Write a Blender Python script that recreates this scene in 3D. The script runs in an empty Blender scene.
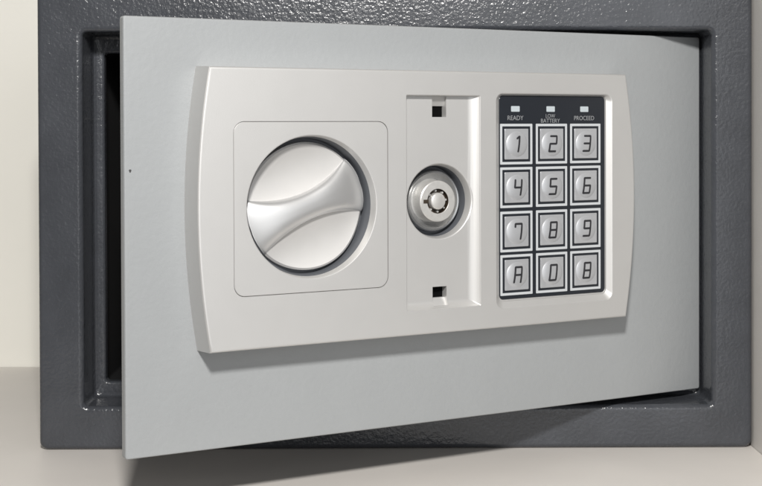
import bpy, bmesh, math
from mathutils import Matrix, Vector

MM = 0.001
scene = bpy.context.scene
col = scene.collection

# ---------------------------------------------------------------- camera
cam_data = bpy.data.cameras.new('camera')
cam = bpy.data.objects.new('camera', cam_data)
col.objects.link(cam)
scene.camera = cam
cam_data.sensor_width = 36.0
cam_data.sensor_fit = 'HORIZONTAL'
cam_data.lens = 1341.213 * 36.0 / 762.0
cam_data.shift_x = -(378.944 - 381.0) / 762.0
cam_data.shift_y = (144.35 - 243.0) / 762.0
cam_data.clip_start = 0.01
cam_data.clip_end = 50
rt = Vector((0.99999, -0.00207, -0.00308)).normalized()
up = Vector((0.00311, 0.01279, 0.99991)).normalized()
fw = Vector((0.00203, 0.99992, -0.01279)).normalized()
cm = Matrix((rt, up, -fw)).transposed().to_4x4()
cm.translation = Vector((146.904, -580.215, 139.726)) * MM
cam.matrix_world = cm

# ---------------------------------------------------------------- light
world = bpy.data.worlds.new('World')
scene.world = world
world.use_nodes = True
bg = world.node_tree.nodes['Background']
bg.inputs['Color'].default_value = (1.0, 0.98, 0.96, 1)
bg.inputs['Strength'].default_value = 0.115

def lamp(name, kind, loc, target, watts, size, color):
    d = bpy.data.lights.new(name, kind)
    d.energy = watts
    d.color = color
    if kind == 'AREA':
        d.shape = 'DISK'
        d.size = size
    else:
        d.shadow_soft_size = size
    o = bpy.data.objects.new(name, d)
    col.objects.link(o)
    o.location = Vector(loc) * MM
    o.rotation_euler = (Vector(target) - Vector(loc)).to_track_quat('-Z', 'Y').to_euler()
    return o

lamp('key_lamp', 'AREA', (142, -605, 440), (150, 0, 100), 5.0, 0.068, (1.0, 0.975, 0.94))
lamp('fill_light', 'AREA', (600, -1220, 180), (150, 0, 110), 4.6, 1.2, (0.97, 0.985, 1.0))  # added fill standing in for light from the room, not an actual lamp

scene.view_settings.view_transform = 'Standard'
scene.view_settings.look = 'None'
scene.view_settings.exposure = 0.0
scene.view_settings.gamma = 1.0

# ---------------------------------------------------------------- materials
def material(name, color, rough=0.5, metal=0.0, spec=0.5, bumps=(), tint=None, coat=0.0):
    m = bpy.data.materials.new(name)
    m.use_nodes = True
    nt = m.node_tree
    b = nt.nodes['Principled BSDF']
    b.inputs['Base Color'].default_value = (*color, 1)
    b.inputs['Roughness'].default_value = rough
    b.inputs['Metallic'].default_value = metal
    b.inputs['Specular IOR Level'].default_value = spec
    b.inputs['Coat Weight'].default_value = coat
    b.inputs['Coat Roughness'].default_value = 0.15
    tc = nt.nodes.new('ShaderNodeTexCoord')
    prev = None
    for kind, scale, dist, strength in bumps:
        if kind == 'noise':
            t = nt.nodes.new('ShaderNodeTexNoise')
            t.inputs['Scale'].default_value = scale
            t.inputs['Detail'].default_value = 3.0
            out = t.outputs['Fac']
        else:
            w = nt.nodes.new('ShaderNodeTexNoise')
            w.inputs['Scale'].default_value = scale * 0.8
            w.inputs['Detail'].default_value = 1.0
            nt.links.new(tc.outputs['Object'], w.inputs['Vector'])
            mx = nt.nodes.new('ShaderNodeMix')
            mx.data_type = 'VECTOR'
            mx.inputs['Factor'].default_value = 0.0015 * 330 / scale
            nt.links.new(tc.outputs['Object'], mx.inputs[4])
            nt.links.new(w.outputs['Color'], mx.inputs[5])
            t = nt.nodes.new('ShaderNodeTexVoronoi')
            t.feature = 'SMOOTH_F1'
            t.inputs['Scale'].default_value = scale
            t.inputs['Smoothness'].default_value = 0.6
            nt.links.new(mx.outputs[1], t.inputs['Vector'])
            out = t.outputs['Distance']
        if kind == 'noise':
            nt.links.new(tc.outputs['Object'], t.inputs['Vector'])
        bp = nt.nodes.new('ShaderNodeBump')
        bp.inputs['Distance'].default_value = dist
        bp.inputs['Strength'].default_value = strength
        nt.links.new(out, bp.inputs['Height'])
        if prev is not None:
            nt.links.new(prev.outputs['Normal'], bp.inputs['Normal'])
        prev = bp
    if prev is not None:
        nt.links.new(prev.outputs['Normal'], b.inputs['Normal'])
        if coat:
            nt.links.new(prev.outputs['Normal'], b.inputs['Coat Normal'])
    if tint:                                   # gentle mottling of the surface's own colour and gloss
        scale, amount = tint
        n = nt.nodes.new('ShaderNodeTexNoise')
        n.inputs['Scale'].default_value = scale
        n.inputs['Detail'].default_value = 5.0
        nt.links.new(tc.outputs['Object'], n.inputs['Vector'])
        r = nt.nodes.new('ShaderNodeMapRange')
        r.inputs[1].default_value = 0.3
        r.inputs[2].default_value = 0.7
        r.inputs[3].default_value = 1 - amount
        r.inputs[4].default_value = 1 + amount
        nt.links.new(n.outputs['Fac'], r.inputs[0])
        v = nt.nodes.new('ShaderNodeVectorMath')
        v.operation = 'SCALE'
        v.inputs[0].default_value = color
        nt.links.new(r.outputs[0], v.inputs['Scale'])
        nt.links.new(v.outputs[0], b.inputs['Base Color'])
        rr = nt.nodes.new('ShaderNodeMath')
        rr.operation = 'MULTIPLY'
        rr.inputs[1].default_value = rough
        nt.links.new(r.outputs[0], rr.inputs[0])
        nt.links.new(rr.outputs[0], b.inputs['Roughness'])
    return m

M = {
    'hammer':  material('hammered_grey_paint', (0.057, 0.061, 0.070), 0.20, 0, 0.5,
                        bumps=(('noise', 730, 0.0006, 0.42), ('cell', 420, 0.00008, 1.0)), tint=(60, 0.10)),
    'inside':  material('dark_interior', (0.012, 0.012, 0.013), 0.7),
    'door':    material('pale_grey_paint', (0.320, 0.333, 0.341), 0.42, 0, 0.4,
                        bumps=(('noise', 420, 0.00025, 0.5), ('noise', 1500, 0.00007, 0.5)), tint=(70, 0.012)),
    'nick':    material('paint_nick', (0.05, 0.05, 0.05), 0.6),
    'silver':  material('silver_plastic', (0.632, 0.627, 0.617), 0.52, 0.62, 0.45,
                        bumps=(('noise', 2200, 0.00004, 0.45),), tint=(90, 0.008)),
    'knob':    material('satin_silver', (0.70, 0.70, 0.70), 0.38, 0.75, 0.5,
                        bumps=(('noise', 2500, 0.00002, 0.3),), tint=(120, 0.015)),
    'lobe':    material('matt_silver', (0.645, 0.635, 0.622), 0.46, 0.45, 0.45, bumps=(('noise', 2500, 0.00002, 0.3),), tint=(120, 0.015)),
    'well':    material('well_shade', (0.105, 0.112, 0.125), 0.5),  # recess shade put into a darker colour
    'shaded_slot':    material('slot_shade', (0.004, 0.004, 0.004), 1.0, 0, 0.05),  # black that stands in for the darkness inside the slots
    'chrome':  material('worn_chrome', (0.50, 0.505, 0.51), 0.20, 0.85, 0.5, tint=(500, 0.04)),
    'brass':   material('dull_nickel', (0.66, 0.65, 0.63), 0.38, 0.5, 0.5, tint=(500, 0.05)),
    'groove':  material('lock_groove', (0.035, 0.024, 0.015), 0.5),
    'plate':   material('black_film', (0.017, 0.020, 0.026), 0.33, 0, 0.45, bumps=(('noise', 1800, 0.00002, 0.3),)),
    'white':   material('white_print', (0.53, 0.55, 0.57), 0.45),
    'button':  material('silver_film', (0.50, 0.51, 0.53), 0.35, 0.4, 0.5, bumps=(('noise', 1500, 0.00002, 0.4),), tint=(300, 0.03)),
    'print': material('grey_print', (0.30, 0.31, 0.32), 0.5),
    'ink':     material('dark_ink', (0.022, 0.022, 0.026), 0.45),
    'led':     material('indicator_plastic', (0.48, 0.53, 0.56), 0.3),
    'shelf':   material('shelf_laminate', (0.755, 0.72, 0.68), 0.45, 0, 0.35, bumps=(('noise', 700, 0.00004, 0.4),), tint=(18, 0.03)),
    'side':    material('side_laminate', (0.68, 0.66, 0.63), 0.5, 0, 0.35, bumps=(('noise', 700, 0.00004, 0.4),), tint=(18, 0.03)),
    'wall':    material('cream_wall', (0.91, 0.895, 0.83), 0.7, 0, 0.3, bumps=(('noise', 500, 0.00006, 0.4),), tint=(14, 0.02)),
}

# ---------------------------------------------------------------- mesh helpers (all input in millimetres)
def finish(name, bm, mats, parent=None, loc=(0, 0, 0), rz=0.0, sharp=32, weld=True):
    if weld:
        bmesh.ops.remove_doubles(bm, verts=bm.verts, dist=1e-4)
    bmesh.ops.recalc_face_normals(bm, faces=bm.faces)
    bm.transform(Matrix.Scale(MM, 4))
    me = bpy.data.meshes.new(name)
    bm.to_mesh(me)
    bm.free()
    for m in (mats if isinstance(mats, (list, tuple)) else [mats]):
        me.materials.append(m)
    me.shade_smooth()
    me.set_sharp_from_angle(angle=math.radians(sharp))
    o = bpy.data.objects.new(name, me)
    col.objects.link(o)
    o.location = Vector(loc) * MM
    o.rotation_euler = (0, 0, rz)
    wn = o.modifiers.new('weighted_normals', 'WEIGHTED_NORMAL')
    wn.keep_sharp = True
    wn.weight = 90
    if parent is not None:
        o.parent = parent
    return o

def rrect(x0, x1, z0, z1, r, n=6):
    """outline of a rounded rectangle, counter-clockwise in (x, z)"""
    r = max(r, 0.01)
    pts = []
    for cx, cz, a0 in ((x1 - r, z0 + r, -90), (x1 - r, z1 - r, 0), (x0 + r, z1 - r, 90), (x0 + r, z0 + r, 180)):
        for i in range(n + 1):
            a = math.radians(a0 + 90 * i / n)
            pts.append((cx + r * math.cos(a), cz + r * math.sin(a)))
    return pts

def dense(x0, x1, z0, z1, r, nc=8, ns=16):
    """rounded rectangle with its straight runs subdivided as well"""
    c = rrect(x0, x1, z0, z1, r, nc)
    out = []
    for i, p in enumerate(c):
        out.append(p)
        if i % (nc + 1) == nc:
            q = c[(i + 1) % len(c)]
            out += [(p[0] + (q[0] - p[0]) * k / ns, p[1] + (q[1] - p[1]) * k / ns) for k in range(1, ns)]
    return out

def circle(cx, cz, r, n=96):
    return [(cx + r * math.cos(2 * math.pi * i / n), cz + r * math.sin(2 * math.pi * i / n)) for i in range(n)]

def loft(bm, loops, cap0=True, cap1=True, mats=None):
    """loops: list of (outline [(x, z)], y); consecutive outlines are joined by quads"""
    rings = [[bm.verts.new((x, y, z)) for x, z in o] for o, y in loops]
    for k in range(len(rings) - 1):
        a, b = rings[k], rings[k + 1]
        n = len(a)
        for i in range(n):
            f = bm.faces.new((a[i], a[(i + 1) % n], b[(i + 1) % n], b[i]))
            if mats:
                f.material_index = mats[k]
    if cap0:
        f = bm.faces.new(rings[0])
        if mats: f.material_index = mats[0]
    if cap1:
        f = bm.faces.new(rings[-1])
        if mats: f.material_index = mats[-1]
    return rings

def box(bm, x0, x1, y0, y1, z0, z1, r=0.0, bev=0.0):
    if bev:
        loft(bm, [(rrect(x0 + bev, x1 - bev, z0 + bev, z1 - bev, r), y0),
                  (rrect(x0 + .3 * bev, x1 - .3 * bev, z0 + .3 * bev, z1 - .3 * bev, r + .5 * bev), y0 + .3 * bev),
                  (rrect(x0, x1, z0, z1, r + bev), y0 + bev), (rrect(x0, x1, z0, z1, r + bev), y1)])
    else:
        loft(bm, [(rrect(x0, x1, z0, z1, r), y0), (rrect(x0, x1, z0, z1, r), y1)])

def tag(o, label=None, cat=None, kind=None, group=None):
    if label: o['label'] = label
    if cat: o['category'] = cat
    if kind: o['kind'] = kind
    if group: o['group'] = group
    return o

# ---------------------------------------------------------------- setting
bm = bmesh.new()
box(bm, -420, 310.4, -160, 203.5, -18, 0)
tag(finish('shelf', bm, M['shelf']), kind='structure')
bm = bmesh.new()
box(bm, -420, 330, 204, 222, -18, 520)
tag(finish('wall', bm, M['wall']), kind='structure')
bm = bmesh.new()
box(bm, 310.6, 328, -70, 203.4, -18, 520)
tag(finish('side_panel', bm, M['side']), kind='structure')

# ---------------------------------------------------------------- the safe
safe = bpy.data.objects.new('safe', None)
col.objects.link(safe)
safe.empty_display_size = 0.05
tag(safe, 'dark grey electronic safe, pale keypad door swung ajar, standing on a beige shelf', 'safe')

X0, X1, Z0, Z1 = 0.3, 309.9, 0.15, 201.0
OX0, OX1, OZ0, OZ1 = 19.8, 292.3, 18.9, 181.2

def inset(x0, x1, z0, z1, d, r):
    return rrect(x0 + d, x1 - d, z0 + d, z1 - d, r, 8)

bm = bmesh.new()
L = []
L.append((inset(X0, X1, Z0, Z1, 0, 3.5), 200))
for a in (0, 22, 45, 67, 90):
    s, c = math.sin(math.radians(a)), math.cos(math.radians(a))
    L.append((inset(X0, X1, Z0, Z1, 2.2 * (1 - c), 3.5), 2.2 * (1 - s)))
for a in (0, 22, 45, 67, 90):
    s, c = math.sin(math.radians(a)), math.cos(math.radians(a))
    L.append((inset(OX0, OX1, OZ0, OZ1, -2.4 * (1 - s), 2.0 + 2.4 * (1 - s)), 2.4 * (1 - c)))
L.append((inset(OX0, OX1, OZ0, OZ1, 0, 2.0), 19.6))
L.append((inset(OX0, OX1, OZ0, OZ1, .7, 2.0), 21.4))
L.append((inset(OX0, OX1, OZ0, OZ1, 1.8, 2.0), 22.2))
lip = lambda d, r: rrect(24.9 + d, 291.0 - d, 25.6 + d, 173.2 - d, r, 8)
for a in (0, 30, 60, 90):
    s, c = math.sin(math.radians(a)), math.cos(math.radians(a))
    L.append((lip(-1.4 * (1 - s), 1.5 + 1.4 * (1 - s)), 22.2 + 1.4 * (1 - c)))
L.append((lip(0, 1.5), 27))
L.append((lip(-4, 1.5), 28))
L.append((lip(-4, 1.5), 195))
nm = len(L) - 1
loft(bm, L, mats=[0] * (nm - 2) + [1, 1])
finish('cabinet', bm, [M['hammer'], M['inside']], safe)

# ---- door: local axes x = -u (u runs from hinge to free edge), y = -outward, z = up
HX, HY, TH = 292.638, 19.412, math.radians(28.376)
HINGE = (HX, HY, 0)
UMAX, DZ0, DZ1 = 266.8, 22.2, 179.4

def on_door(name, bm, mats, parent=safe, **k):
    """a part built in the door's own frame"""
    if parent is safe:
        return finish(name, bm, mats, safe, HINGE, TH, **k)
    return finish(name, bm, mats, parent, **k)

bm = bmesh.new()
e = 0.9
loft(bm, [(rrect(-UMAX + e, -1.3 - e, DZ0 + e, DZ1 - e, .5), 0),
          (rrect(-UMAX + .4 * e, -1.3 - .4 * e, DZ0 + .4 * e, DZ1 - .4 * e, .8), .1),
          (rrect(-UMAX + .1 * e, -1.3 - .1 * e, DZ0 + .1 * e, DZ1 - .1 * e, 1), .4),
          (rrect(-UMAX, -1.3, DZ0, DZ1, 1.1), e), (rrect(-UMAX, -1.3, DZ0, DZ1, 1.1), 3.6)])
door = on_door('door', bm, M['door'])
bm = bmesh.new()
loft(bm, [([(-264.5 + .45 * math.cos(a) * (1 + .3 * math.sin(3 * a)), 124.5 + .6 * math.sin(a)) for a in [i * math.pi / 6 for i in range(12)]], y) for y in (-.03, .3)])
on_door('paint_nick', bm, M['nick'], door)

# ---- raised control panel, cut by boolean cutters
T = 12.0
def bulged(d):
    """outline of the panel: straight top and bottom, both sides bowed outwards"""
    u0, u1, z0, z1 = 52.4 + d, 239.2 - d, 59.5 + d, 161.6 - d
    pts, n = [], 24
    zc, hz = 110.5, (z1 - z0) / 2
    r = 0.8
    def side(sgn, base):
        out = []
        for i in range(n + 1):
            t = -1 + 2 * i / n
            out.append((base + sgn * 4.6 * (1 - t * t), zc + t * hz))
        return out
    right = side(1, -u0)
    left = side(-1, -u1)[::-1]
    return right + [(-u0 - (u1 - u0) * i / 20, z1) for i in range(1, 20)] + left + [(-u1 + (u1 - u0) * i / 20, z0) for i in range(1, 20)]

bm = bmesh.new()
loft(bm, [(bulged(-.5), .3), (bulged(-.5), -.5), (bulged(0), -T + 1.0), (bulged(.12), -T + .5), (bulged(.45), -T + .16), (bulged(1.05), -T)])
panel = on_door('control_panel', bm, [M['silver'], M['well']], sharp=40)

def cut(target, bm, name='cutter'):
    bmesh.ops.recalc_face_normals(bm, faces=bm.faces)
    bm.transform(Matrix.Scale(MM, 4))
    me = bpy.data.meshes.new(name)
    bm.to_mesh(me); bm.free()
    o = bpy.data.objects.new(name, me)
    col.objects.link(o)
    o.location = target.location; o.rotation_euler = target.rotation_euler
    target.modifiers.clear()
    md = target.modifiers.new('cut', 'BOOLEAN')
    md.operation = 'DIFFERENCE'; md.solver = 'EXACT'; md.object = o
    bpy.context.view_layer.update()
    dg = bpy.context.evaluated_depsgraph_get()
    new = bpy.data.meshes.new_from_object(target.evaluated_get(dg), depsgraph=dg)
    target.modifiers.clear()
    target.data = new
    bpy.data.objects.remove(o)

KU, KZ = 198.6, 110.4            # dial centre
# pocket that takes the square dial surround
bm = bmesh.new()
hs = 31.6
loft(bm, [(rrect(-KU - hs, -KU + hs, KZ - hs, KZ + hs, 4.2), -20), (rrect(-KU - hs, -KU + hs, KZ - hs, KZ + hs, 4.2), -2.0)])
cut(panel, bm)
# lock bay
def bay(b):
    return rrect(-158.75 - b, -125.5 + b, 69.3 - b, 151.9 + b, .5)
bm = bmesh.new()
loft(bm, [(bay(.3), -20), (bay(.3), -T - .02), (bay(.05), -T + .25), (bay(0), -T + .5),
          (rrect(-158.7, -126.2, 69.7, 151.85, .5), -T + 1.2),
          (rrect(-158.65, -127.3, 70.4, 151.8, .5), -T + 1.95),
          (rrect(-158.6, -128.6, 71.2, 151.75, .5), -T + 2.4),
          (rrect(-158.6, -130.0, 71.9, 151.7, .5), -T + 2.55)])
cut(panel, bm)
FL = T - 2.55                    # lock bay floor
LU, LZ = 142.7, 110.7
bm = bmesh.new()
loft(bm, [(circle(-LU, LZ, r, 80), -d) for r, d in ((15.1, 20), (15.1, FL + .02), (14.75, FL - .15), (14.5, FL - .45), (14.15, FL - 2), (13.9, FL - 3.5), (13.7, FL - 5), (13.6, 2.8), (13.5, 1.0))])
cut(panel, bm)
def shaded_slot(poly):
    bm = bmesh.new()
    a = [bm.verts.new((-146.0, -d, z)) for z, d in poly]
    b = [bm.verts.new((-139.6, -d, z)) for z, d in poly]
    n = len(a)
    for i in range(n):
        bm.faces.new((a[i], a[(i + 1) % n], b[(i + 1) % n], b[i]))
    bm.faces.new(a); bm.faces.new(b)
    cut(panel, bm)
shaded_slot([(143.6, 11), (151.6, 11), (151.6, 8.8), (149.6, 8.0), (147.9, 6.9), (147.9, 1.0), (143.6, 1.0)])
shaded_slot([(77.4, 11), (69.9, 11), (69.9, 9.0), (71.2, 8.5), (72.9, 7.6), (72.9, 1.0), (77.4, 1.0)])
# keypad bezel
bm = bmesh.new()
loft(bm, [(rrect(-118.1, -59.7, 67.0, 153.4, 3.4), -20), (rrect(-118.1, -59.7, 67.0, 153.4, 3.4), -T - .02),
          (rrect(-117.75, -60.05, 67.35, 153.05, 3.1), -T + .12), (rrect(-117.5, -60.3, 67.6, 152.8, 3.0), -T + .4),
          (rrect(-115.6, -61.9, 69.7, 152.6, 2.2), -T + 1.75), (rrect(-115.4, -62.1, 69.9, 152.5, 2.0), -T + 2.4)])
cut(panel, bm)
me = panel.data
for p in me.polygons:
    c = p.center / MM
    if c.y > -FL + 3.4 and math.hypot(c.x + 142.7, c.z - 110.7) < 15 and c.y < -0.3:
        p.material_index = 1  # deep wall of the lock hole coloured as if in shade
me.shade_smooth()
me.set_sharp_from_angle(angle=math.radians(28))
wn = panel.modifiers.new('weighted_normals', 'WEIGHTED_NORMAL')
wn.keep_sharp = True
wn.weight = 90

for za, zb in ((143.65, 147.85), (72.95, 77.35)):
    bm = bmesh.new()
    box(bm, -145.95, -139.65, -6.3, -.9, za, zb)
    finish('shaded_slot', bm, M['shaded_slot'], panel)  # solid black plug, painted shade for the depth of the opening

# dial surround: square plate with a bowl-shaped hole
bm = bmesh.new()
hs = 31.42
def sq(d):
    return dense(-KU - hs + d, -KU + hs - d, KZ - hs + d, KZ + hs - d, 4.1 - d, 8, 28)
R0 = 26.35
ci = lambda r: [(-KU + r * math.cos(a), KZ + r * math.sin(a)) for a in [math.atan2(z - KZ, x + KU) for x, z in sq(0)]]
loft(bm, [(sq(0), -2.3), (sq(0), -T + .15), (sq(.18), -T - .02),
          (ci(R0 + .45), -T - .02), (ci(R0 + .18), -T + .1), (ci(R0), -T + .4),
          (ci(R0 - .12), -T + 1.6), (ci(R0 - .22), -T + 2.6), (ci(R0 - .4), -T + 3.7), (ci(R0 - .9), -T + 6.0), (ci(R0 - 1.1), -T + 7.5), (ci(R0 - 1.1), -T + 9.6)], cap0=False, cap1=True, mats=[0] * 8 + [1] * 4)  # deeper rings take the dark colour as painted shade
on_door('dial_surround', bm, [M['silver'], M['well']], sharp=28)

# ---- dial knob: disc with two scooped lobes, hourglass grip across it
KR = 23.9
ANG = math.radians(20)
def lobe_h(x, y):
    """scooped lobes either side of the grip (x along the grip, y across it)"""
    r = min(math.hypot(x, y) / KR, 1.0)
    rim = max(0.0, (r - .965) / .035) ** 2
    return 4.7 + 1.5 * ((max(abs(y), 4.5) - 14.0) / 9.0) ** 2 - .7 * rim
def lobe_w(x, y):
    return lobe_h(x * ca + y * sa, -x * sa + y * ca)
ca, sa = math.cos(ANG), math.sin(ANG)
def dome_h(x, y):
    r = min(math.hypot(x, y) / KR, 1.0)
    return 6.3 + 3.3 * (1 - r ** 3.0)
hw = lambda x: 5.2 + .012 * x * x
bm = bmesh.new()
rings = []
for k in [i / 22 for i in range(1, 23)]:
    k = k ** .7
    rings.append([bm.verts.new((-KU + k * KR * math.cos(a), -lobe_w(k * KR * math.cos(a), k * KR * math.sin(a)), KZ + k * KR * math.sin(a)))
                  for a in [2 * math.pi * i / 96 for i in range(96)]])
rings.append([bm.verts.new((-KU + KR * math.cos(a), -2.0, KZ + KR * math.sin(a))) for a in [2 * math.pi * i / 96 for i in range(96)]])
c0 = bm.verts.new((-KU, -lobe_w(0, 0), KZ))
for i in range(96):
    bm.faces.new((c0, rings[0][i], rings[0][(i + 1) % 96]))
for a, b in zip(rings, rings[1:]):
    for i in range(96):
        bm.faces.new((a[i], a[(i + 1) % 96], b[(i + 1) % 96], b[i]))
bm.faces.new(rings[-1])
knob = on_door('dial_knob', bm, M['lobe'], sharp=38)

bm = bmesh.new()
NS, NT = 56, 36
ca, sa = math.cos(ANG), math.sin(ANG)
grid = []
for j in range(NT + 1):
    t = math.sin(math.pi / 2 * (-1 + 2 * j / NT))
    lo, hi = 0.0, KR
    for _ in range(50):
        m = (lo + hi) / 2
        if math.hypot(m, t * hw(m)) < KR + .12: lo = m
        else: hi = m
    row = []
    for i in range(NS + 1):
        s = math.sin(math.pi / 2 * (-1 + 2 * i / NS))
        x = s * lo; y = t * hw(x)
        prof = max(0.0, 1 - abs(t) ** 2.6) ** .5
        h = lobe_h(x, y) + .05 + max(dome_h(x, y) - lobe_h(x, y), 0) * prof
        row.append(bm.verts.new((-KU + x * ca - y * sa, -h, KZ + x * sa + y * ca)))
    grid.append(row)
for j in range(NT):
    for i in range(NS):
        bm.faces.new((grid[j][i], grid[j][i + 1], grid[j + 1][i + 1], grid[j + 1][i]))
edge = [v for v in grid[0]] + [r[-1] for r in grid[1:]] + grid[-1][::-1][1:] + [r[0] for r in grid[::-1][1:-1]]
low = [bm.verts.new((v.co.x, -2.2, v.co.z)) for v in edge]
n = len(edge)
for i in range(n):
    bm.faces.new((edge[i], edge[(i + 1) % n], low[(i + 1) % n], low[i]))
bm.faces.new(low)
finish('grip', bm, M['knob'], knob, sharp=50)

# ---- tubular key lock
def lathe(bm, cx, cz, prof, n=64, cap0=True, cap1=True, mats=None):
    loft(bm, [(circle(cx, cz, r, n), -d) for r, d in prof], cap0, cap1, mats)

bm = bmesh.new()
lathe(bm, -LU, LZ, ((12.2, 1.2), (12.2, 4.0), (12.0, 4.6), (11.6, 4.9), (11.0, 4.8), (10.5, 4.3), (9.9, 3.4), (9.2, 2.6), (8.6, 2.2)))
lock = on_door('key_lock', bm, M['chrome'], sharp=35)
bm = bmesh.new()
lathe(bm, -LU, LZ, ((8.7, 1.8), (8.4, 3.2), (8.15, 7.4), (8.0, 8.0), (7.6, 8.3), (5.0, 8.35), (4.85, 8.2), (4.85, 6.2), (0.4, 6.2)),
      mats=[0, 0, 0, 0, 0, 0, 1, 1])
finish('lock_barrel', bm, [M['brass'], M['groove']], lock, sharp=30)
bm = bmesh.new()
lathe(bm, -LU, LZ, ((3.35, 6.0), (3.35, 8.2), (3.1, 8.6), (2.5, 8.8), (1.2, 8.95), (.2, 9.0)))
finish('lock_pin', bm, M['brass'], lock, sharp=40)
bm = bmesh.new()
# dark notch at nine o'clock and pin teeth round the annular groove
box(bm, -LU - 6.6, -LU - 4.3, -8.42, -6.5, LZ - .75, LZ + .75)
finish('lock_notch', bm, M['groove'], lock)
for k in range(7):
    a = math.radians(180 + (k + 1) * 45 + 6)
    bm = bmesh.new()
    loft(bm, [(circle(-LU + 4.15 * math.cos(a), LZ + 4.15 * math.sin(a), .42, 14), -7.3), (circle(-LU + 4.15 * math.cos(a), LZ + 4.15 * math.sin(a), .5, 14), -6)])
    finish('pin_tooth', bm, M['brass'], lock)

# ---- keypad
PD = 9.95                        # face of the black film
bm = bmesh.new()
loft(bm, [(rrect(-115.1, -62.3, 70.4, 152.3, 1.8), -PD + .5), (rrect(-115.1, -62.3, 70.4, 152.3, 1.8), -PD + .12), (rrect(-114.95, -62.45, 70.55, 152.15, 1.7), -PD)])
keypad = on_door('keypad', bm, M['plate'])

COLS = (106.9, 89.55, 72.4)
ROWS = (132.75, 115.3, 97.55, 80.1)
BW, BH = 7.8, 8.15               # half size of the printed border
for cu in COLS:
    for cz in ROWS:
        bm = bmesh.new()
        o_, i_ = rrect(-cu - BW, -cu + BW, cz - BH, cz + BH, .25), rrect(-cu - BW + 1.0, -cu + BW - 1.0, cz - BH + 1.0, cz + BH - 1.0, .15)
        loft(bm, [(i_, -PD + .2), (i_, -PD - .09), (o_, -PD - .09), (o_, -PD + .2), (i_, -PD + .2)], False, False)
        tag(finish('border', bm, M['white'], keypad), group='white borders printed round the keypad buttons')

for cu, lab in ((107.35, 'READY'), (90.0, 'LOW BATTERY'), (72.95, 'PROCEED')):
    bm = bmesh.new()
    box(bm, -cu - 2.05, -cu + 2.05, -PD - .22, -PD + .2, 145.75, 148.05, .2, .12)
    tag(finish('indicator_light', bm, M['led'], keypad), 'small white indicator window above the word ' + lab, group='indicator windows on the keypad')

def words(txt, cu, cz, width, height):
    cd = bpy.data.curves.new('print', 'FONT')
    cd.body = txt
    cd.size = 1.0
    cd.extrude = 0.02
    cd.offset = -0.006
    t = bpy.data.objects.new('print', cd)
    col.objects.link(t)
    bpy.context.view_layer.update()
    dg = bpy.context.evaluated_depsgraph_get()
    me = bpy.data.meshes.new_from_object(t.evaluated_get(dg), depsgraph=dg)
    bpy.data.objects.remove(t)
    bm = bmesh.new()
    bm.from_mesh(me)
    xs = [v.co.x for v in bm.verts]; ys = [v.co.y for v in bm.verts]
    for v in bm.verts:
        x = (v.co.x - min(xs)) / (max(xs) - min(xs)) - .5
        y = (v.co.y - min(ys)) / (max(ys) - min(ys)) - .5
        v.co = (-cu + x * width, -PD - .05 - (.05 if v.co.z > 0 else 0), cz + y * height)
    finish('lettering', bm, M['print'], keypad, weld=False)
words('READY', 107.3, 143.3, 7.6, 1.75)
words('LOW', 90.1, 144.1, 4.6, 1.55)
words('BATTERY', 90.1, 142.15, 9.4, 1.6)
words('PROCEED', 73.0, 143.25, 10.2, 1.75)

# buttons: prototype centred on its own origin, then copied
DOME = lambda x, z: .25 + .85 * max(0.0, 1 - (x * x + z * z) / 5.1 ** 2) ** .65
KW, KH = 5.75, 6.15
bm = bmesh.new()
loops = [(dense(-KW, KW, -KH, KH, .3, 4, 14), .3), (dense(-KW, KW, -KH, KH, .3, 4, 14), -.13), (dense(-KW + .15, KW - .15, -KH + .15, KH - .15, .3, 4, 14), -.25)]
R_ = loft(bm, loops, True, False)
# square face down to the foot of the dome
outer = R_[-1]
nn = len(outer)
prev = outer
for q in [1.0, .985, .95, .9, .82, .72, .6, .47, .34, .2, .08]:
    ring = []
    for v in outer:
        a = math.atan2(v.co.z, v.co.x)
        x, z = 5.15 * q * math.cos(a), 5.15 * q * math.sin(a)
        ring.append(bm.verts.new((x, -DOME(x, z), z)))
    for i in range(nn):
        bm.faces.new((prev[i], prev[(i + 1) % nn], ring[(i + 1) % nn], ring[i]))
    prev = ring
bm.faces.new(prev)
proto = finish('button', bm, M['button'], safe, sharp=25)

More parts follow.
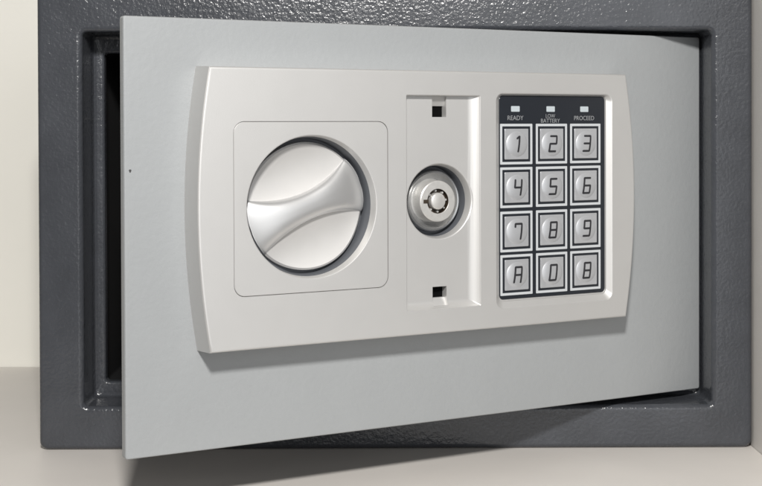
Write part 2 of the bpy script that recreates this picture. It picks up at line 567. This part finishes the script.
W_, H_, TK = 1.58, 3.1, .82       # half width, half height of a character, stroke width
SEG = {'a': ((-W_, H_), (W_, H_)), 'b': ((W_, H_), (W_, 0)), 'c': ((W_, 0), (W_, -H_)), 'd': ((-W_, -H_), (W_, -H_)),
       'e': ((-W_, 0), (-W_, -H_)), 'f': ((-W_, H_), (-W_, 0)), 'g': ((-W_, 0), (W_, 0)),
       'n': ((0.5, H_), (0.5, -H_)), 'm': ((-.7, H_ - .9), (0.5, H_)), 'h': ((-W_, H_), (-W_, H_ - 1.3))}
CHARS = {'1': 'nm', '2': 'abged', '3': 'abgcd', '4': 'fgbc', '5': 'afgcd', '6': 'afgecd', '7': 'abch',
         '8': 'abcdefg', '9': 'abcdfg', 'A': 'abcefg', '0': 'abcdef', 'B': 'abcdefg'}
def digit(ch, parent):
    bm = bmesh.new()
    for k, s in enumerate(CHARS[ch]):
        (xa, za), (xb, zb) = SEG[s]
        ln = math.hypot(xb - xa, zb - za)
        dx, dz = (xb - xa) / ln, (zb - za) / ln
        h = TK / 2
        st = [(-h * .55, .45), (-h * .1, .95), (.35, 1)] + [(ln * q, 1) for q in (.3, .5, .7)] + [(ln - .35, 1), (ln + h * .1, .95), (ln + h * .55, .45)]
        rows = []
        for p, wd in st:
            row = []
            for q in (-h * wd, h * wd):
                x, z = xa + dx * p - dz * q, za + dz * p + dx * q
                xs = x + .12 * z + .1
                row.append((xs, z))
            rows.append(row)
        topv = [[bm.verts.new((x, -DOME(x, z) - .07 - .004 * k, z)) for x, z in r] for r in rows]
        botv = [[bm.verts.new((x, -DOME(x, z) + .1, z)) for x, z in r] for r in rows]
        for i in range(len(rows) - 1):
            bm.faces.new((topv[i][0], topv[i + 1][0], topv[i + 1][1], topv[i][1]))
            for e_ in (0, 1):
                bm.faces.new((topv[i][e_], topv[i + 1][e_], botv[i + 1][e_], botv[i][e_]))
        for i in (0, -1):
            bm.faces.new((topv[i][0], topv[i][1], botv[i][1], botv[i][0]))
    return finish('digit', bm, M['ink'], parent, sharp=60, weld=False)

cT, sT = math.cos(TH), math.sin(TH)
first = True
for r, row in enumerate(('123', '456', '789', 'A0B')):
    for c, ch in enumerate(row):
        if first:
            b = proto
            first = False
        else:
            b = proto.copy()
            col.objects.link(b)
            b.parent = safe
        lx, ly, lz = -COLS[c], -PD - .12, ROWS[r]
        b.location = Vector((HX + cT * lx - sT * ly, HY + sT * lx + cT * ly, lz)) * MM
        b.rotation_euler = (0, 0, TH)
        tag(b, 'silver keypad button marked %s' % ch, group='keypad buttons')
        digit(ch, b)
